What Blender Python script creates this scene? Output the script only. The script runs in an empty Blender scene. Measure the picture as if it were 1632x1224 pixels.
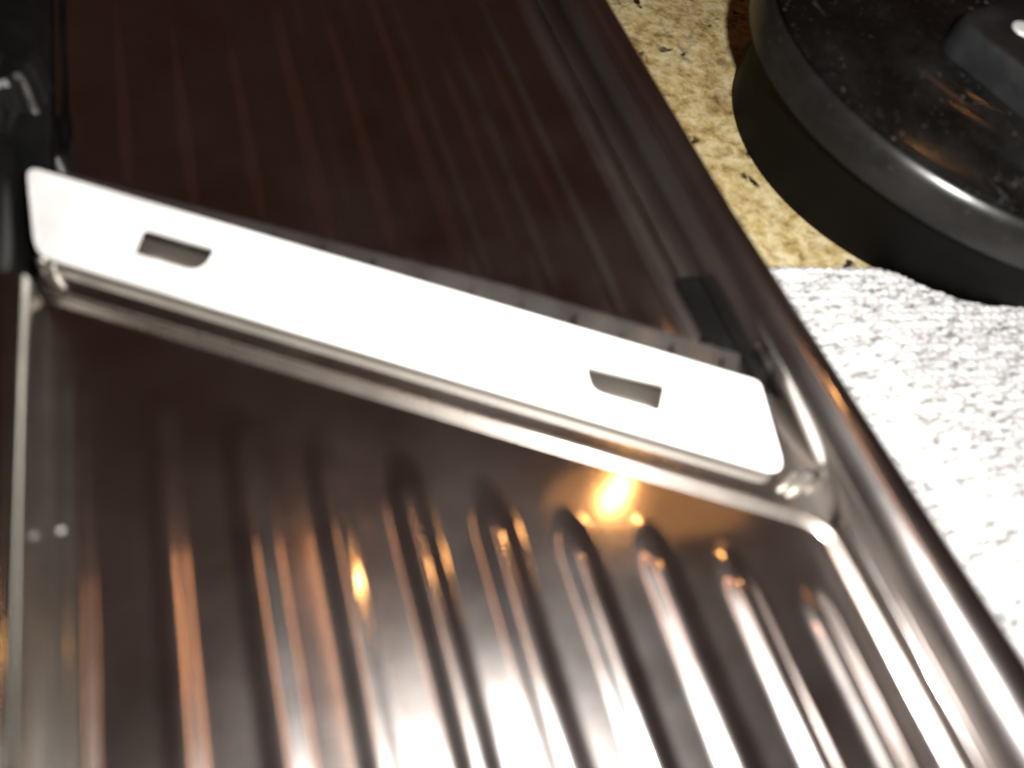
import bpy, bmesh, math, random
import numpy as np
from mathutils import Vector, Matrix, noise

random.seed(4)
S = 0.12                       # metres per unit: height of the lens above the slicing deck
SC = bpy.context.scene
COL = SC.collection

# ------------------------------------------------------------------ camera
F, CX, CY = 1230.0, 816.0, 612.0
Yc = np.array([75 - CX, -1500 - CY, F]); Yc /= np.linalg.norm(Yc)
bc = np.array([1, .285, 0.]); bc /= np.linalg.norm(bc)
Zc = np.cross(Yc, bc); Zc /= np.linalg.norm(Zc)
if Zc[2] > 0: Zc = -Zc
Xc = np.cross(Yc, Zc)
cam_d = bpy.data.cameras.new("camera")
cam = bpy.data.objects.new("camera", cam_d)
COL.objects.link(cam)
cam_d.sensor_width = 36
cam_d.lens = F / 1632 * 36
cam_d.clip_start, cam_d.clip_end = 0.005, 50
r = [(a[0]) for a in (Xc, Yc, Zc)]
u = [-(a[1]) for a in (Xc, Yc, Zc)]
b = [-(a[2]) for a in (Xc, Yc, Zc)]
cam.matrix_world = Matrix(((r[0], u[0], b[0], 0), (r[1], u[1], b[1], 0), (r[2], u[2], b[2], S), (0, 0, 0, 1)))
cam_d.dof.use_dof = True
cam_d.dof.focus_distance = 0.30
cam_d.dof.aperture_fstop = 8.5
SC.camera = cam
RIGHT, UP, BACK = Vector(r), Vector(u), Vector(b)
CAMPOS = Vector((0, 0, S))

# ------------------------------------------------------------------ dim room, flash, the warm kitchen lamps and an added rib fill
W = bpy.data.worlds.new("World"); SC.world = W; W.use_nodes = True
bg = W.node_tree.nodes["Background"]
bg.inputs[0].default_value = (1.0, .43, .29, 1); bg.inputs[1].default_value = 0.027

def lamp(name, loc, power, color, size, kind='POINT', aim=None):
    d = bpy.data.lights.new(name, kind); d.energy = power; d.color = color
    if kind == 'POINT': d.shadow_soft_size = size
    else:
        d.shape = 'DISK'; d.size = size
    o = bpy.data.objects.new(name, d); COL.objects.link(o); o.location = loc
    if aim is not None:
        o.rotation_euler = (Vector(aim) - Vector(loc)).to_track_quat('-Z', 'Y').to_euler()
    return o
flash_pos = CAMPOS + RIGHT * 0.034 + UP * 0.012 + BACK * 0.0
lamp("camera_flash", flash_pos, 4.6, (1, .97, .93), 0.004)

def reflected(x, y, dist, z=0.0):
    """a lamp position seen in the deck at (x, y)"""
    p = Vector((x * S, y * S, z)); d = (p - CAMPOS).normalized(); d.z = -d.z
    return p + d * dist
def strip(name, loc, power, color, sx, sy, along, shape='RECTANGLE'):
    d = bpy.data.lights.new(name, 'AREA'); d.shape = shape; d.size, d.size_y = sx, sy
    d.energy = power; d.color = color
    o = bpy.data.objects.new(name, d); COL.objects.link(o)
    z = (Vector(loc)).normalized(); y = Vector(along); y = (y - z * y.dot(z)).normalized(); x = y.cross(z)
    o.matrix_world = Matrix(((x.x, y.x, z.x, loc[0]), (x.y, y.y, z.y, loc[1]), (x.z, y.z, z.z, loc[2]), (0, 0, 0, 1)))
strip("pendant_lamp", reflected(.438, .363, 1.25), .20, (1, .47, .14), .016, .060, (.75, .65, 0), 'ELLIPSE')
strip("pendant_shade", reflected(.47, .345, 1.3), .05, (1, .45, .13), .13, .36, (1, -.25, 0), 'ELLIPSE')
strip("rib_fill", (-.80, 1.40, .95), .022, (1, .42, .28), .7, .9, (0, 0, 1), 'ELLIPSE')  # added dim fill, no known lamp: brings out the ramp's ribs
strip("tube_lamp", reflected(.02, .24, 1.5), .35, (1, .42, .17), .05, .5, (0, 1, 0))

SC.view_settings.view_transform = 'Standard'
SC.view_settings.look = 'None'
SC.view_settings.exposure = 0.0
SC.view_settings.gamma = 1.0
SC.view_settings.use_curve_mapping = False
SC.cycles.max_bounces = 8
SC.cycles.sample_clamp_indirect = 4.0

# ------------------------------------------------------------------ helpers
def new_mat(name):
    m = bpy.data.materials.new(name); m.use_nodes = True
    nt = m.node_tree; nt.nodes.clear()
    out = nt.nodes.new('ShaderNodeOutputMaterial')
    return m, nt, out
def N(nt, t, **k):
    n = nt.nodes.new(t)
    for a, v in k.items():
        if a in n.inputs.keys() if hasattr(n.inputs, 'keys') else False: n.inputs[a].default_value = v
        else: setattr(n, a, v)
    return n
def ramp(nt, fac, stops):
    n = nt.nodes.new('ShaderNodeValToRGB')
    while len(n.color_ramp.elements) < len(stops): n.color_ramp.elements.new(.5)
    for e, (p, c) in zip(n.color_ramp.elements, stops):
        e.position = p; e.color = (c, c, c, 1) if isinstance(c, (int, float)) else (*c, 1)
    nt.links.new(fac, n.inputs[0]); return n
def coords(nt, scale=(1, 1, 1), rot=(0, 0, 0)):
    t = nt.nodes.new('ShaderNodeTexCoord'); m = nt.nodes.new('ShaderNodeMapping')
    m.inputs['Scale'].default_value = scale; m.inputs['Rotation'].default_value = rot
    nt.links.new(t.outputs['Object'], m.inputs['Vector']); return m.outputs[0]
def noise_n(nt, vec, scale, detail=4, rough=.55, dist=0):
    n = nt.nodes.new('ShaderNodeTexNoise'); n.inputs['Scale'].default_value = scale
    n.inputs['Detail'].default_value = detail; n.inputs['Roughness'].default_value = rough
    n.inputs['Distortion'].default_value = dist
    nt.links.new(vec, n.inputs['Vector']); return n

def steel(name, color, sharp, haze, mix, brush=(900, 25, 300), rot=0.0, bump=.02):
    """polished stainless: a clear reflection plus a wider satin haze, finely brushed"""
    m, nt, out = new_mat(name)
    v0 = coords(nt, (1, 1, 1), (0, 0, rot)); mp = nt.nodes.new('ShaderNodeMapping')
    mp.inputs['Scale'].default_value = brush; nt.links.new(v0, mp.inputs['Vector'])
    nz = noise_n(nt, mp.outputs[0], 1.0, 3)
    v2 = coords(nt); sm = noise_n(nt, v2, 45, 5, .6)
    a = nt.nodes.new('ShaderNodeBsdfPrincipled'); h = nt.nodes.new('ShaderNodeBsdfPrincipled')
    for q in (a, h):
        q.inputs['Base Color'].default_value = (*color, 1); q.inputs['Metallic'].default_value = 1
    rr = ramp(nt, sm.outputs[0], [(.3, sharp * .8), (.7, sharp * 1.25)])
    nt.links.new(rr.outputs[0], a.inputs['Roughness'])
    h.inputs['Roughness'].default_value = haze
    bp = nt.nodes.new('ShaderNodeBump'); bp.inputs['Strength'].default_value = bump; bp.inputs['Distance'].default_value = .0002
    nt.links.new(nz.outputs[0], bp.inputs['Height'])
    nt.links.new(bp.outputs[0], a.inputs['Normal']); nt.links.new(bp.outputs[0], h.inputs['Normal'])
    mx = nt.nodes.new('ShaderNodeMixShader')
    mr = ramp(nt, sm.outputs[0], [(.25, max(0, mix - .08)), (.75, mix + .08)])
    nt.links.new(mr.outputs[0], mx.inputs[0])
    nt.links.new(a.outputs[0], mx.inputs[1]); nt.links.new(h.outputs[0], mx.inputs[2])
    nt.links.new(mx.outputs[0], out.inputs[0])
    return m
def black_plastic(name, color, rough, smudge, dust, specks=0):
    m, nt, out = new_mat(name)
    v = coords(nt); n1 = noise_n(nt, v, 75, 8, .72, .2); n2 = noise_n(nt, v, 420, 3, .6)
    p = nt.nodes.new('ShaderNodeBsdfPrincipled')
    cr = ramp(nt, n1.outputs[0], [(.45, color), (.72, tuple(c + dust for c in color))])
    if specks:                            # lint, scuffs and dried spots
        n4 = noise_n(nt, v, 700, 2, .5); n5 = noise_n(nt, coords(nt, (1, .25, 1), (0, 0, .5)), 260, 4, .7, 1.5)
        a1 = ramp(nt, n4.outputs[0], [(.66, 0), (.72, 1)]); a2 = ramp(nt, n5.outputs[0], [(.60, 0), (.74, .6)])
        sm_ = nt.nodes.new('ShaderNodeMath'); sm_.operation = 'ADD'; gt_ = nt.nodes.new('ShaderNodeMath'); gt_.operation = 'MULTIPLY'
        nt.links.new(a1.outputs[0], sm_.inputs[0]); nt.links.new(a2.outputs[0], sm_.inputs[1])
        gg = ramp(nt, noise_n(nt, v, 30, 3).outputs[0], [(.42, .1), (.62, 1)])
        nt.links.new(sm_.outputs[0], gt_.inputs[0]); nt.links.new(gg.outputs[0], gt_.inputs[1])
        mxs = nt.nodes.new('ShaderNodeMix'); mxs.data_type = 'RGBA'; nt.links.new(gt_.outputs[0], mxs.inputs[0])
        nt.links.new(cr.outputs[0], mxs.inputs[6]); mxs.inputs[7].default_value = (specks, specks, specks * .97, 1)
        cr_out = mxs.outputs[2]
    else: cr_out = cr.outputs[0]
    nt.links.new(cr_out, p.inputs['Base Color'])
    rr = ramp(nt, n1.outputs[0], [(.35, rough), (.7, rough + smudge)])
    nt.links.new(rr.outputs[0], p.inputs['Roughness'])
    bp = nt.nodes.new('ShaderNodeBump'); bp.inputs['Strength'].default_value = .08; bp.inputs['Distance'].default_value = .0003
    nt.links.new(n2.outputs[0], bp.inputs['Height']); nt.links.new(bp.outputs[0], p.inputs['Normal'])
    nt.links.new(p.outputs[0], out.inputs[0])
    return m

STEEL = (.57, .53, .51)
M_deck = steel("polished_steel_deck", STEEL, .085, .30, .12)
M_lip = steel("warm_steel_fold", (.66, .60, .54), .17, .38, .24)  # paler, warmer and rougher than the deck steel
M_ramp = steel("polished_steel_ramp", STEEL, .12, .36, .08)
M_rail = steel("polished_steel_rail", (.56, .52, .50), .105, .36, .16)
M_left = steel("mirror_steel_rail", (.50, .49, .44), .10, .36, .035)
M_seat = steel("satin_steel_seat", (.5, .47, .44), .12, .38, .10)
M_blade = steel("ground_steel_blade", (.92, .92, .91), .55, .80, .6, (2200, 30, 300), math.radians(31), .5)
M_bevel = steel("honed_steel_bevel", (.66, .68, .67), .22, .48, .20, (1500, 40, 300), math.radians(31), .1)
M_pin = steel("bright_pin_steel", (.75, .73, .68), .12, .4, .3)
M_black = black_plastic("black_plastic", (.003, .003, .003), .32, .1, .003)
M_guard = black_plastic("glossy_black_plastic", (.003, .0028, .0026), .13, .12, .005, .10)
M_black.node_tree.nodes['Principled BSDF'].inputs['Specular IOR Level'].default_value = .22
M_skirt = black_plastic("dull_black_plastic", (.0025, .0021, .0018), .6, .1, .001)
M_skirt.node_tree.nodes["Principled BSDF"].inputs["Specular IOR Level"].default_value = .05
M_band = black_plastic("satin_black_band", (.007, .0066, .0062), .27, .06, .004, .05)
M_grip = black_plastic("grey_black_plastic", (.004, .0045, .005), .40, .12, .006)

def link(name, me, mat, parent=None, smooth=True):
    o = bpy.data.objects.new(name, me); COL.objects.link(o)
    if mat: me.materials.append(mat)
    if parent: o.parent = parent
    if smooth:
        for p in me.polygons: p.use_smooth = True
    return o
def pyd(name, verts, faces, mat, parent=None, smooth=True):
    me = bpy.data.meshes.new(name)
    me.from_pydata([tuple(c * S for c in v) for v in verts], [], faces); me.update()
    bm = bmesh.new(); bm.from_mesh(me); bmesh.ops.recalc_face_normals(bm, faces=bm.faces); bm.to_mesh(me); bm.free()
    return link(name, me, mat, parent, smooth)
def autosmooth(o, ang=35):
    me = o.data
    for p in me.polygons: p.use_smooth = True
    me.set_sharp_from_angle(angle=math.radians(ang))
def arc(cx, cz, rad, a0, a1, n=8):
    return [(cx + rad * math.cos(math.radians(a0 + (a1 - a0) * i / n)), cz + rad * math.sin(math.radians(a0 + (a1 - a0) * i / n))) for i in range(n + 1)]
def extrude_y(name, prof, y0, y1, mat, parent, ny=1, ang=35):
    """closed profile (x, z) swept along y, capped"""
    vs, fs = [], []; n = len(prof)
    for j in range(ny + 1):
        y = y0 + (y1 - y0) * j / ny
        vs += [(x, y, z) for x, z in prof]
    for j in range(ny):
        for i in range(n):
            fs.append((j * n + i, j * n + (i + 1) % n, (j + 1) * n + (i + 1) % n, (j + 1) * n + i))
    fs.append(tuple(range(n))); fs.append(tuple(ny * n + i for i in range(n)))
    o = pyd(name, vs, fs, mat, parent); autosmooth(o, ang); return o
def sweep(name, sect, path, mat, parent, side, up=Vector((0, 0, 1)), ang=35):
    """closed section (a, b) along straight path points, a along side, b along up"""
    vs, fs = [], []; n = len(sect)
    for p in path: vs += [tuple(Vector(p) + side * a + up * c) for a, c in sect]
    for j in range(len(path) - 1):
        for i in range(n): fs.append((j * n + i, j * n + (i + 1) % n, (j + 1) * n + (i + 1) % n, (j + 1) * n + i))
    fs.append(tuple(range(n))); fs.append(tuple((len(path) - 1) * n + i for i in range(n)))
    o = pyd(name, vs, fs, mat, parent); autosmooth(o, ang); return o
def lathe(name, prof, center, mat, parent=None, seg=96, ang=40, closed=False):
    vs, fs = [], []; n = len(prof)
    for k in range(seg):
        a = 2 * math.pi * k / seg
        vs += [(center[0] + rr * math.cos(a), center[1] + rr * math.sin(a), z) for rr, z in prof]
    for k in range(seg):
        k2 = (k + 1) % seg
        for i in range(n - 1 + int(closed)):
            i2 = (i + 1) % n
            fs.append((k * n + i, k2 * n + i, k2 * n + i2, k * n + i2))
    o = pyd(name, vs, fs, mat, parent)
    bm = bmesh.new(); bm.from_mesh(o.data); bmesh.ops.remove_doubles(bm, verts=bm.verts, dist=1e-6); bm.to_mesh(o.data); bm.free()
    autosmooth(o, ang); return o
def box(name, lo, hi, mat, parent, bevel=.004, rotz=0):
    bm = bmesh.new(); bmesh.ops.create_cube(bm, size=1)
    c = [(a + d) / 2 for a, d in zip(lo, hi)]; s = [d - a for a, d in zip(lo, hi)]
    for v in bm.verts: v.co = Vector((v.co.x * s[0], v.co.y * s[1], v.co.z * s[2]))
    if bevel: bmesh.ops.bevel(bm, geom=bm.edges[:], offset=bevel, segments=3, affect='EDGES', profile=.5)
    R = Matrix.Rotation(rotz, 3, 'Z')
    for v in bm.verts: v.co = (R @ v.co + Vector(c)) * S
    me = bpy.data.meshes.new(name); bm.to_mesh(me); bm.free()
    o = link(name, me, mat, parent); autosmooth(o, 40); return o
def tag(o, label, cat, group=None):
    o['label'] = label; o['category'] = cat
    if group: o['group'] = group
def at(u, v, z):
    """point of the plane z where the measured image point lies"""
    d = np.array([(u - CX) / F, (v - CY) / F, 1.0]); w = np.array([d @ Xc, d @ Yc, d @ Zc])
    t = (z - 1.0) / w[2]; return (w[0] * t, w[1] * t, z)

# ------------------------------------------------------------------ setting: granite counter
ZC = -.20
m, nt, out = new_mat("yellow_granite")
v = coords(nt)
n1 = noise_n(nt, v, 75, 7, .7, .8); n2 = noise_n(nt, v, 240, 6, .72, .4); n3 = noise_n(nt, v, 620, 3, .6)
c1 = ramp(nt, n1.outputs[0], [(.30, (.08, .05, .022)), (.42, (.27, .185, .070)), (.50, (.44, .34, .145)), (.60, (.56, .49, .30)), (.70, (.23, .19, .135))])
c2 = ramp(nt, n2.outputs[0], [(.37, (.03, .022, .014)), (.43, (.21, .145, .055)), (.52, (.44, .34, .155)), (.62, (.60, .54, .39))])
mx = nt.nodes.new('ShaderNodeMix'); mx.data_type = 'RGBA'; mx.inputs[0].default_value = .5
nt.links.new(c1.outputs[0], mx.inputs[6]); nt.links.new(c2.outputs[0], mx.inputs[7])
vo = nt.nodes.new('ShaderNodeTexVoronoi'); vo.inputs['Scale'].default_value = 120
nd = noise_n(nt, v, 150, 4); ad = nt.nodes.new('ShaderNodeMixRGB'); ad.inputs[0].default_value = .012
nt.links.new(v, ad.inputs[1]); nt.links.new(nd.outputs['Color'], ad.inputs[2]); nt.links.new(ad.outputs[0], vo.inputs['Vector'])
spk = ramp(nt, vo.outputs['Distance'], [(.16, 1), (.28, 0)])
gate = ramp(nt, noise_n(nt, v, 38, 3, .6, .5).outputs[0], [(.46, 0), (.54, 1)])
mul = nt.nodes.new('ShaderNodeMath'); mul.operation = 'MULTIPLY'
nt.links.new(spk.outputs[0], mul.inputs[0]); nt.links.new(gate.outputs[0], mul.inputs[1])
mx2 = nt.nodes.new('ShaderNodeMix'); mx2.data_type = 'RGBA'
nt.links.new(mul.outputs[0], mx2.inputs[0]); nt.links.new(mx.outputs[2], mx2.inputs[6]); mx2.inputs[7].default_value = (.018, .012, .008, 1)
p = nt.nodes.new('ShaderNodeBsdfPrincipled'); nt.links.new(mx2.outputs[2], p.inputs['Base Color'])
rr = ramp(nt, n3.outputs[0], [(.3, .22), (.7, .4)]); nt.links.new(rr.outputs[0], p.inputs['Roughness'])
nt.links.new(p.outputs[0], out.inputs[0])
M_granite = m
cnt = box("counter", (-4, -3, ZC - .25), (5, 6, ZC), M_granite, None, .02)
cnt['kind'] = 'structure'

# ------------------------------------------------------------------ the slicer
root = bpy.data.objects.new("mandoline_slicer", None); COL.objects.link(root)
root.location = (0, 0, 0)
tag(root, "polished steel mandoline slicer with ribbed deck and pale slotted diagonal blade", "slicer")
XL, XR, K = -.311, .746, .602           # deck edges, slope of the diagonal
RIBS = [-.274, -.172, -.068, .037, .142, .247, .352, .457, .560, .655]
RIBV = [(.45, .022), (.35, .034), (.5, .040), (.6, .038), (1.0, .041), (.9, .044), (1.08, .040), (.95, .042), (1.05, .039), (.8, .034)]
def rib_z(x, y, end, sign, hgt=.0072, wid=.033, fade=.36):
    z = 0
    for k, xr in enumerate(RIBS):
        kh, kw = RIBV[k]; kw *= wid / .040
        dx = abs(x - xr - .0025 * noise.noise(Vector((k * 3.3, y * 4, 0))))
        if dx < kw * 1.3:
            ye = end - K * xr + .018 * noise.noise(Vector((k * 7.7, 1.5, .3)))
            dy = max(0, (y - ye) * sign)
            d = math.hypot(dx, dy * fade) / kw
            if d < 1: z += hgt * kh * (1 + .16 * noise.noise(Vector((k * 5.1, y * 5, 2)))) * (math.cos(math.pi * d) * .5 + .5)
    return z
def sheet(name, x0, x1, wnear, yfar, end, sign, zb, mat, parent, nx, ny, fillet):
    xs = np.linspace(x0, x1, nx)
    vs, fs = [], []
    for j in range(ny + 1):
        t = j / ny; t = t ** 1.3
        for x in xs:
            y0 = wnear - K * x
            y = y0 * (1 - t) + yfar * t
            z = zb + (rib_z(x, y, end, sign) if sign > 0 else rib_z(x, y, end, sign, .0145, .042, .14))
            for e, fl in ((x - x0, 0), (x1 - x, fillet)):
                q = fl - e
                if fl and q > 0: z += fl - math.sqrt(max(0, fl * fl - min(q, fl * .985) ** 2))
            # faint hand-worn waviness of the pressed sheet
            z += .0006 * noise.noise(Vector((x * 7, y * 5, 3.1)))
            vs.append((x, y, z))
    for j in range(ny):
        for i in range(nx - 1):
            a = j * nx + i; fs.append((a, a + 1, a + nx + 1, a + nx))
    o = pyd(name, vs, fs, mat, parent)
    md = o.modifiers.new("thickness", 'SOLIDIFY'); md.use_rim = True; md.thickness = .008 * S; md.offset = -1
    if o.data.polygons[0].normal.z < 0: o.data.flip_normals()
    return o
WL = .688
sheet("deck", XL, XR, WL - .006, -.75, WL - .185, 1, 0, M_deck, root, 420, 170, .040)
sheet("ramp", XL + .004, .690, .93, 2.6, 1.145, -1, -.018, M_ramp, root, 380, 150, 0)

# rolled lip at the end of the deck, along the diagonal
D = Vector((1, -K, 0)).normalized(); SIDE = Vector((K, 1, 0)).normalized()     # along the blade, across it (away)
def on(x, w, z=0): return Vector((x, w - K * x, z))
lp = [on(XL - .003 + (XR - XL - .03) * i / 40, WL, 0) for i in range(41)]
sect = [(-.0125, -.02), (-.0125, .0003), (-.010, .0018), (-.005, .0062), (-.001, .0092)] + arc(.002, .0045, .0055, 125, 0, 7) + [(.0072, -.02)]
end = Vector((XR - .014, -.9, .010)); corner = Vector((XR - .014, lp[-1].y - .012, .002))
p0 = lp[-1] - D * .022
lp = lp[:-1]
for k in range(13):                       # the fold turns down the deck's right edge
    t = k / 12; lp.append(p0 * (1 - t) ** 2 + corner * 2 * t * (1 - t) + (corner + Vector((0, -.032, 0))) * t * t)
lp += [corner + (end - corner) * (k / 12) for k in range(1, 13)]
vs, fs = [], []; n = len(sect)
for k, q in enumerate(lp):
    tg = (lp[min(k + 1, len(lp) - 1)] - lp[max(k - 1, 0)]).normalized(); sd = Vector((-tg.y, tg.x, 0))
    vs += [tuple(q + sd * a + Vector((0, 0, c))) for a, c in sect]
for k in range(len(lp) - 1):
    for i in range(n): fs.append((k * n + i, k * n + (i + 1) % n, (k + 1) * n + (i + 1) % n, (k + 1) * n + i))
fs.append(tuple(range(n))); fs.append(tuple((len(lp) - 1) * n + i for i in range(n)))
lip = pyd("rolled_lip", vs, fs, M_lip, root); autosmooth(lip, 35)

# seat under the blade
st = [(-.002, -.030), (-.002, -.014), (.05, -.010), (.225, -.004), (.225, -.030)]
sweep("blade_seat", st, [on(XL - .03, WL + .010), on(XR, WL + .010)], M_seat, root, SIDE)

# blade: a ground plate with two slots, its far edge raised
BW = .133; TILT = math.radians(18)
BL0 = on(-.333, .757, .006)
BN = (Vector((0, 0, 1)) * math.cos(TILT) - SIDE * math.sin(TILT))
BA = SIDE * math.cos(TILT) + Vector((0, 0, 1)) * math.sin(TILT)
def rounded(pts, radii, n=6):
    res = []
    for i, pt in enumerate(pts):
        pr, nx_ = Vector(pts[i - 1]), Vector(pts[(i + 1) % len(pts)]); pt = Vector(pt); rad = radii[i]
        if rad <= 0: res.append(pt); continue
        a = (pr - pt).normalized(); c = (nx_ - pt).normalized()
        for k in range(n + 1):
            t = k / n; res.append((pt + a * rad) * (1 - t) ** 2 + pt * 2 * t * (1 - t) + (pt + c * rad) * t * t)
    return [(q[0], q[1]) for q in res]
def bl(x, w):                      # position along / across the blade of a point given on the deck
    q = on(x, w) - on(-.333, .757); return (q.dot(D), q.dot(SIDE) / math.cos(TILT))
Lx = (on(.708, .757) - on(-.333, .757)).dot(D)
outline = rounded([(0.02, 0), (Lx - .005, 0), (Lx - .072, BW), (-.064, BW), (.002, .018)], [.012, .03, .01, .022, .012])
sl1 = rounded([bl(-.186, .806), bl(-.086, .806), bl(-.060, .858), bl(-.166, .858)], [.004, .03, .008, .006])
sl2 = rounded([bl(.448, .800), bl(.546, .800), bl(.569, .854), bl(.452, .846)], [.022, .008, .008, .008])
cu = bpy.data.curves.new("blade_curve", 'CURVE'); cu.dimensions = '2D'; cu.fill_mode = 'BOTH'
cu.extrude = .006 * S; cu.bevel_depth = .0010 * S; cu.bevel_resolution = 2
for pts in (outline, sl1, sl2):
    sp = cu.splines.new('POLY'); sp.points.add(len(pts) - 1); sp.use_cyclic_u = True
    for q, (a, c) in zip(sp.points, pts): q.co = (a * S, c * S, 0, 1)
co = bpy.data.objects.new("blade_curve", cu); COL.objects.link(co)
bpy.context.view_layer.update()
me = bpy.data.meshes.new_from_object(co.evaluated_get(bpy.context.evaluated_depsgraph_get()))
bpy.data.objects.remove(co); bpy.data.curves.remove(cu)
me.name = "blade"; me.materials.clear()
BM = Matrix((( D.x, BA.x, BN.x, 0), (D.y, BA.y, BN.y, 0), (D.z, BA.z, BN.z, 0), (0, 0, 0, 1)))
me.transform(Matrix.Translation(BL0 * S) @ BM)
blade = link("blade", me, M_blade, root); autosmooth(blade, 30)
def bp(a, c, z=0): return BL0 + D * a + BA * c + BN * z
# ground bevel falling to the cutting edge
vs, fs = [], []; nb = 260
for i in range(nb + 1):
    t = i / nb; a = -.03 + (Lx - .105 + .03) * t
    wd = .014 + .030 * min(1, t * 1.5)
    nick = .0012 * noise.noise(Vector((a * 60, 2, 0)))
    ph = (a / .083) % 1.0                # the ground facets of the edge, a nick between each pair
    nk = ph < .05 + .07 * abs(noise.noise(Vector((math.floor(a / .083) * 2.7, .4, 0)))) * 2 and t > .12
    dip = 0 if nk else .0022 * math.sin((ph - .13) * 3.6)
    vs += [tuple(bp(a, BW + wd * .62, -.006) if nk else bp(a, BW - .003, .0045 - dip)), tuple(bp(a, BW + wd + nick, -.012)), tuple(bp(a, BW + wd + nick, -.0135)), tuple(bp(a, BW + wd * .62, -.009) if nk else bp(a, BW - .003, -.006))]
for i in range(nb):
    for k in range(4):
        k2 = (k + 1) % 4; fs.append((i * 4 + k, i * 4 + k2, i * 4 + 4 + k2, i * 4 + 4 + k))
fs += [(0, 1, 2, 3), tuple(nb * 4 + k for k in range(4))]
bev = pyd("cutting_edge", vs, fs, M_bevel, blade, True); autosmooth(bev, 20)

# pins that hold the blade, two at each end
for x, w, z in ((-.316, .742, .012), (-.302, .736, .010), (.716, .756, .012), (.731, .756, .02)):
    c = on(x, w, 0)
    lathe("blade_pin", [(.0001, z + .009), (.004, z + .008), (.0065, z + .004), (.0075, z), (.0075, -.02)], (c.x, c.y), M_pin, root, 24)

# side rails: folded steel with a rounded top
def rail_prof(x, s, ax=.060, bz=.070):
    pr = [(0, -.16), (0, .095 - bz)] + [(ax - ax * math.cos(a), .100 - bz + bz * math.sin(a)) for a in np.linspace(.1, math.pi / 2, 14)]
    pr += [(.065 + .06 * math.sin(a), .04 + .06 * math.cos(a)) for a in np.linspace(0, math.pi / 2, 12)] + [(.125, -.16)]
    return [(x + s * a, z) for a, z in pr]
rr_rail = extrude_y("side_rail", rail_prof(XR, 1), -.9, 2.6, M_rail, root, 70)
for v_ in rr_rail.data.vertices:         # the folded rail narrows towards its far end
    y_ = v_.co.y / S; k_ = 1.0 - .38 * max(0, min(1, (y_ + .1) / .9))
    v_.co.x = XR * S + (v_.co.x - XR * S) * k_
extrude_y("side_rail", [(x_, z_ * .94 if z_ > 0 else z_) for x_, z_ in rail_prof(XL, -1, .022, .03)], -.9, .845, M_left, root, 20)
# black moulding that carries on from the left rail beside and beyond the blade
hp = rounded([(-.345, -.16), (-.345, .06), (-.40, .10), (-.60, .10), (-.60, -.16)], [0, .02, .03, .02, 0])
extrude_y("side_moulding", hp, .845, 1.16, M_black, root, 4)
hp = rounded([(-.308, -.16), (-.309, .010), (-.332, .050), (-.60, .10), (-.60, -.16)], [0, .015, .02, .02, 0])
extrude_y("side_moulding", hp, 1.16, 2.6, M_black, root, 8)
# thickness knob on the moulding, ribbed edge
kp = []
for k in range(72):
    a = 2 * math.pi * k / 72; rr_ = .085 + .004 * (k % 4 < 2); kp.append((math.cos(a) * rr_, math.sin(a) * rr_))
vs, fs = [], []
for z, sc_ in ((.03, 1), (.100, 1), (.108, .93), (.108, .5), (.116, .45)):
    vs += [(-.382 + x * sc_, 1.31 + y * sc_, z) for x, y in kp]
for j in range(4):
    for i in range(72): fs.append((j * 72 + i, j * 72 + (i + 1) % 72, j * 72 + 72 + (i + 1) % 72, j * 72 + 72 + i))
fs.append(tuple(range(72))); fs.append(tuple(288 + i for i in range(72)))
kn = pyd("thickness_knob", vs, fs, M_black, root); autosmooth(kn, 30)

# raised edge strip of the ramp, kinked in towards the blade
ep = [Vector((.693, 2.6, -.02)), Vector((.693, .80, -.02)), Vector((.695, .76, -.02)), Vector((.687, .72, -.02)), Vector((.690, .605, -.02))]
sweep("ramp_edge", [(-.005, -.02), (-.005, .018), (-.002, .023), (.002, .023), (.005, .018), (.005, -.02)], ep, M_rail, root, Vector((1, 0, 0)))
box("slide_insert", (.699, .47, -.048), (.7445, .74, -.002), M_black, root, .004)
box("guide_channel", (.62, .40, -.075), (.7455, 2.6, -.050), M_left, root, .004)
box("blade_tab", (.660, .535, -.012), (.694, .585, .012), M_bevel, root, .004, -.2)

# ------------------------------------------------------------------ towel
m, nt, out = new_mat("white_knit_cotton")
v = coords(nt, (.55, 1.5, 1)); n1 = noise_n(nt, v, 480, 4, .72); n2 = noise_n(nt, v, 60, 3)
c = ramp(nt, n1.outputs[0], [(.33, (.11, .11, .11)), (.41, (.27, .268, .265)), (.49, (.52, .515, .51)), (.75, (.64, .635, .63))])  # dark flecks put the shade between knit loops into the colour
p = nt.nodes.new('ShaderNodeBsdfPrincipled'); p.inputs['Roughness'].default_value = .95
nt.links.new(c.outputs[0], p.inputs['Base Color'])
bpn = nt.nodes.new('ShaderNodeBump'); bpn.inputs['Strength'].default_value = .6; bpn.inputs['Distance'].default_value = .0006
nf = noise_n(nt, v, 1600, 3); nt.links.new(nf.outputs[0], bpn.inputs['Height']); nt.links.new(bpn.outputs[0], p.inputs['Normal'])
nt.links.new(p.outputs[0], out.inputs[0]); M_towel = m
e0, e1 = at(1215, 414, -.165), at(1632, 418, -.165)
ex = Vector((e1[0] - e0[0], e1[1] - e0[1], 0)).normalized(); ey = Vector((ex.y, -ex.x, 0))
nx, ny = 560, 470; wx, wy = 1.75, 1.45
org = Vector((e0[0], e0[1], 0)) - ex * .16
GC = (1.766, 1.124); GR = .646
cst = []                        # the far hem bends round the guard's foot
for i in range(nx + 1):
    q = org + ex * (i / nx * wx) - Vector((GC[0] - .015, GC[1] + .07, 0)); bq = q.dot(ey); dq = bq * bq - q.dot(q) + .562 ** 2
    cst.append(max(0, -bq + math.sqrt(dq)) if dq > 0 else 0)
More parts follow.
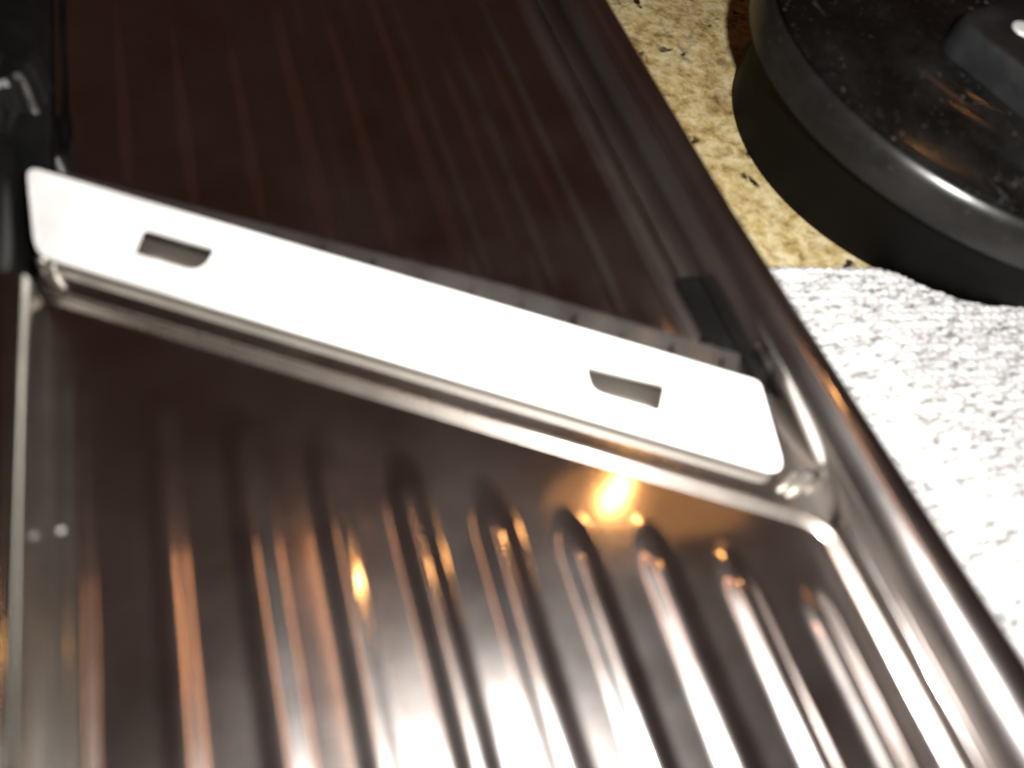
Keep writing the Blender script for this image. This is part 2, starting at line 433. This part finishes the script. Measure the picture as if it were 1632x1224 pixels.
cst = [sum(cst[max(0, i - 12):i + 13]) / len(cst[max(0, i - 12):i + 13]) + .004 for i in range(nx + 1)]
vs = []
for j in range(ny + 1):
    for i in range(nx + 1):
        a = i / nx * wx; c = cst[i] + j / ny * (wy - cst[i])
        q = org + ex * a + ey * c
        big = .010 * noise.noise(Vector((a * 2.2, c * 2.2, 7))) + .004 * noise.noise(Vector((a * 9, c * 9, 1)))
        row = c / .0205 + .35 * noise.noise(Vector((a * 5, c * 5, 4)))
        st_ = a / .024 + .5 * (math.floor(row) % 2) + .5 * noise.noise(Vector((a * 11, c * 11, 9)))
        knit = abs(math.sin(math.pi * row)) ** .6 * (.55 + .45 * abs(math.sin(math.pi * st_)))
        pile = .010 * knit * (.7 + .45 * noise.noise(Vector((a * 40, c * 40, 2)))) + .004 * noise.noise(Vector((a * 110, c * 110, 5)))
        edge = min(1, (c - cst[i]) / .03, (wy - c) / .03, a / .03, (wx - a) / .03); hem = math.sqrt(max(0, 1 - (1 - edge) ** 2))
        z = ZC + .002 + hem * (.030 + .5 * max(0, big) + pile)
        wob = .014 * noise.noise(Vector((a * 6, 0, 3)))
        q = q + ey * wob * (1 - min(1, (c - cst[i]) / .2))
        vs.append((q.x, q.y, z))
fs = [(j * (nx + 1) + i, j * (nx + 1) + i + 1, (j + 1) * (nx + 1) + i + 1, (j + 1) * (nx + 1) + i) for j in range(ny) for i in range(nx)]
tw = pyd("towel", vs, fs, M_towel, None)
if tw.data.polygons[0].normal.z < 0: tw.data.flip_normals()
tag(tw, "white knitted cotton towel lying on the granite beside the slicer", "towel")

# ------------------------------------------------------------------ round black guard
g = bpy.data.objects.new("hand_guard", None); COL.objects.link(g)
GC = (1.766, 1.124); GR = .646
g.location = (0, 0, 0)
tag(g, "round glossy black plastic guard with a raised grip, on the granite counter", "guard")
skirt = lathe("skirt", [(.555, ZC), (.56, ZC + .01), (.585, -.06), (.618, .02), (.632, .052)], GC, M_skirt, g, 128)
for v_ in skirt.data.vertices:          # the foot sits a little off the rim's centre
    t_ = (.052 - v_.co.z / S) / .252; v_.co.x -= .015 * t_ * S; v_.co.y += .070 * t_ * S
lathe("rim_band", [(.626, .045), (.650, .046), (.661, .055), (.659, .085), (.652, .115), (.647, .132), (.641, .136), (.636, .132)], GC, M_band, g, 128)
lathe("crown", [(.634, .128), (.632, .141), (.620, .147), (.50, .160), (.455, .164), (.445, .170), (.430, .180), (.415, .1845), (.2, .197), (.0001, .204)], GC, M_guard, g, 128)
hw = rounded([(-.18, -.15), (.18, -.15), (.18, .15), (-.18, .15)], [.06, .06, .06, .06], 8)
e1_, e2_ = Vector((.24, -.97)), Vector((.97, .24)); gc_ = Vector((1.39, 1.10)) + e1_ * .18 + e2_ * .15
vs, fs = [], []; n = len(hw)
for z, k in ((.180, 1.0), (.215, 1), (.240, .99), (.252, .965), (.256, .92)):
    for x, y in hw:
        q = gc_ + (e1_ * x + e2_ * y) * k; vs.append((q.x, q.y, z))
for j in range(4):
    for i in range(n): fs.append((j * n + i, j * n + (i + 1) % n, j * n + n + (i + 1) % n, j * n + n + i))
fs.append(tuple(range(n))); fs.append(tuple(4 * n + i for i in range(n)))
gp = pyd("grip", vs, fs, M_grip, g); autosmooth(gp, 30)
sx = at(1634, 47, .257)
lathe("screw", [(.0001, .2605), (.022, .2605), (.026, .2585), (.027, .252)], (sx[0], sx[1]), M_blade, gp, 32)

# ------------------------------------------------------------------ a drop of water on the deck
c = at(97, 845, 0)
dr = lathe("water_drop", [(.0001, .0024), (.002, .0021), (.0036, .0011), (.0044, -.0003)], (c[0], c[1]), None, None, 24)
m, nt, out = new_mat("water")
p = nt.nodes.new('ShaderNodeBsdfPrincipled'); p.inputs['Roughness'].default_value = .05; p.inputs['IOR'].default_value = 1.33
p.inputs['Transmission Weight'].default_value = .8; p.inputs['Base Color'].default_value = (.9, .9, .9, 1)
nt.links.new(p.outputs[0], out.inputs[0]); dr.data.materials.append(m)
tag(dr, "tiny drop of water on the steel deck near its left edge", "drop")
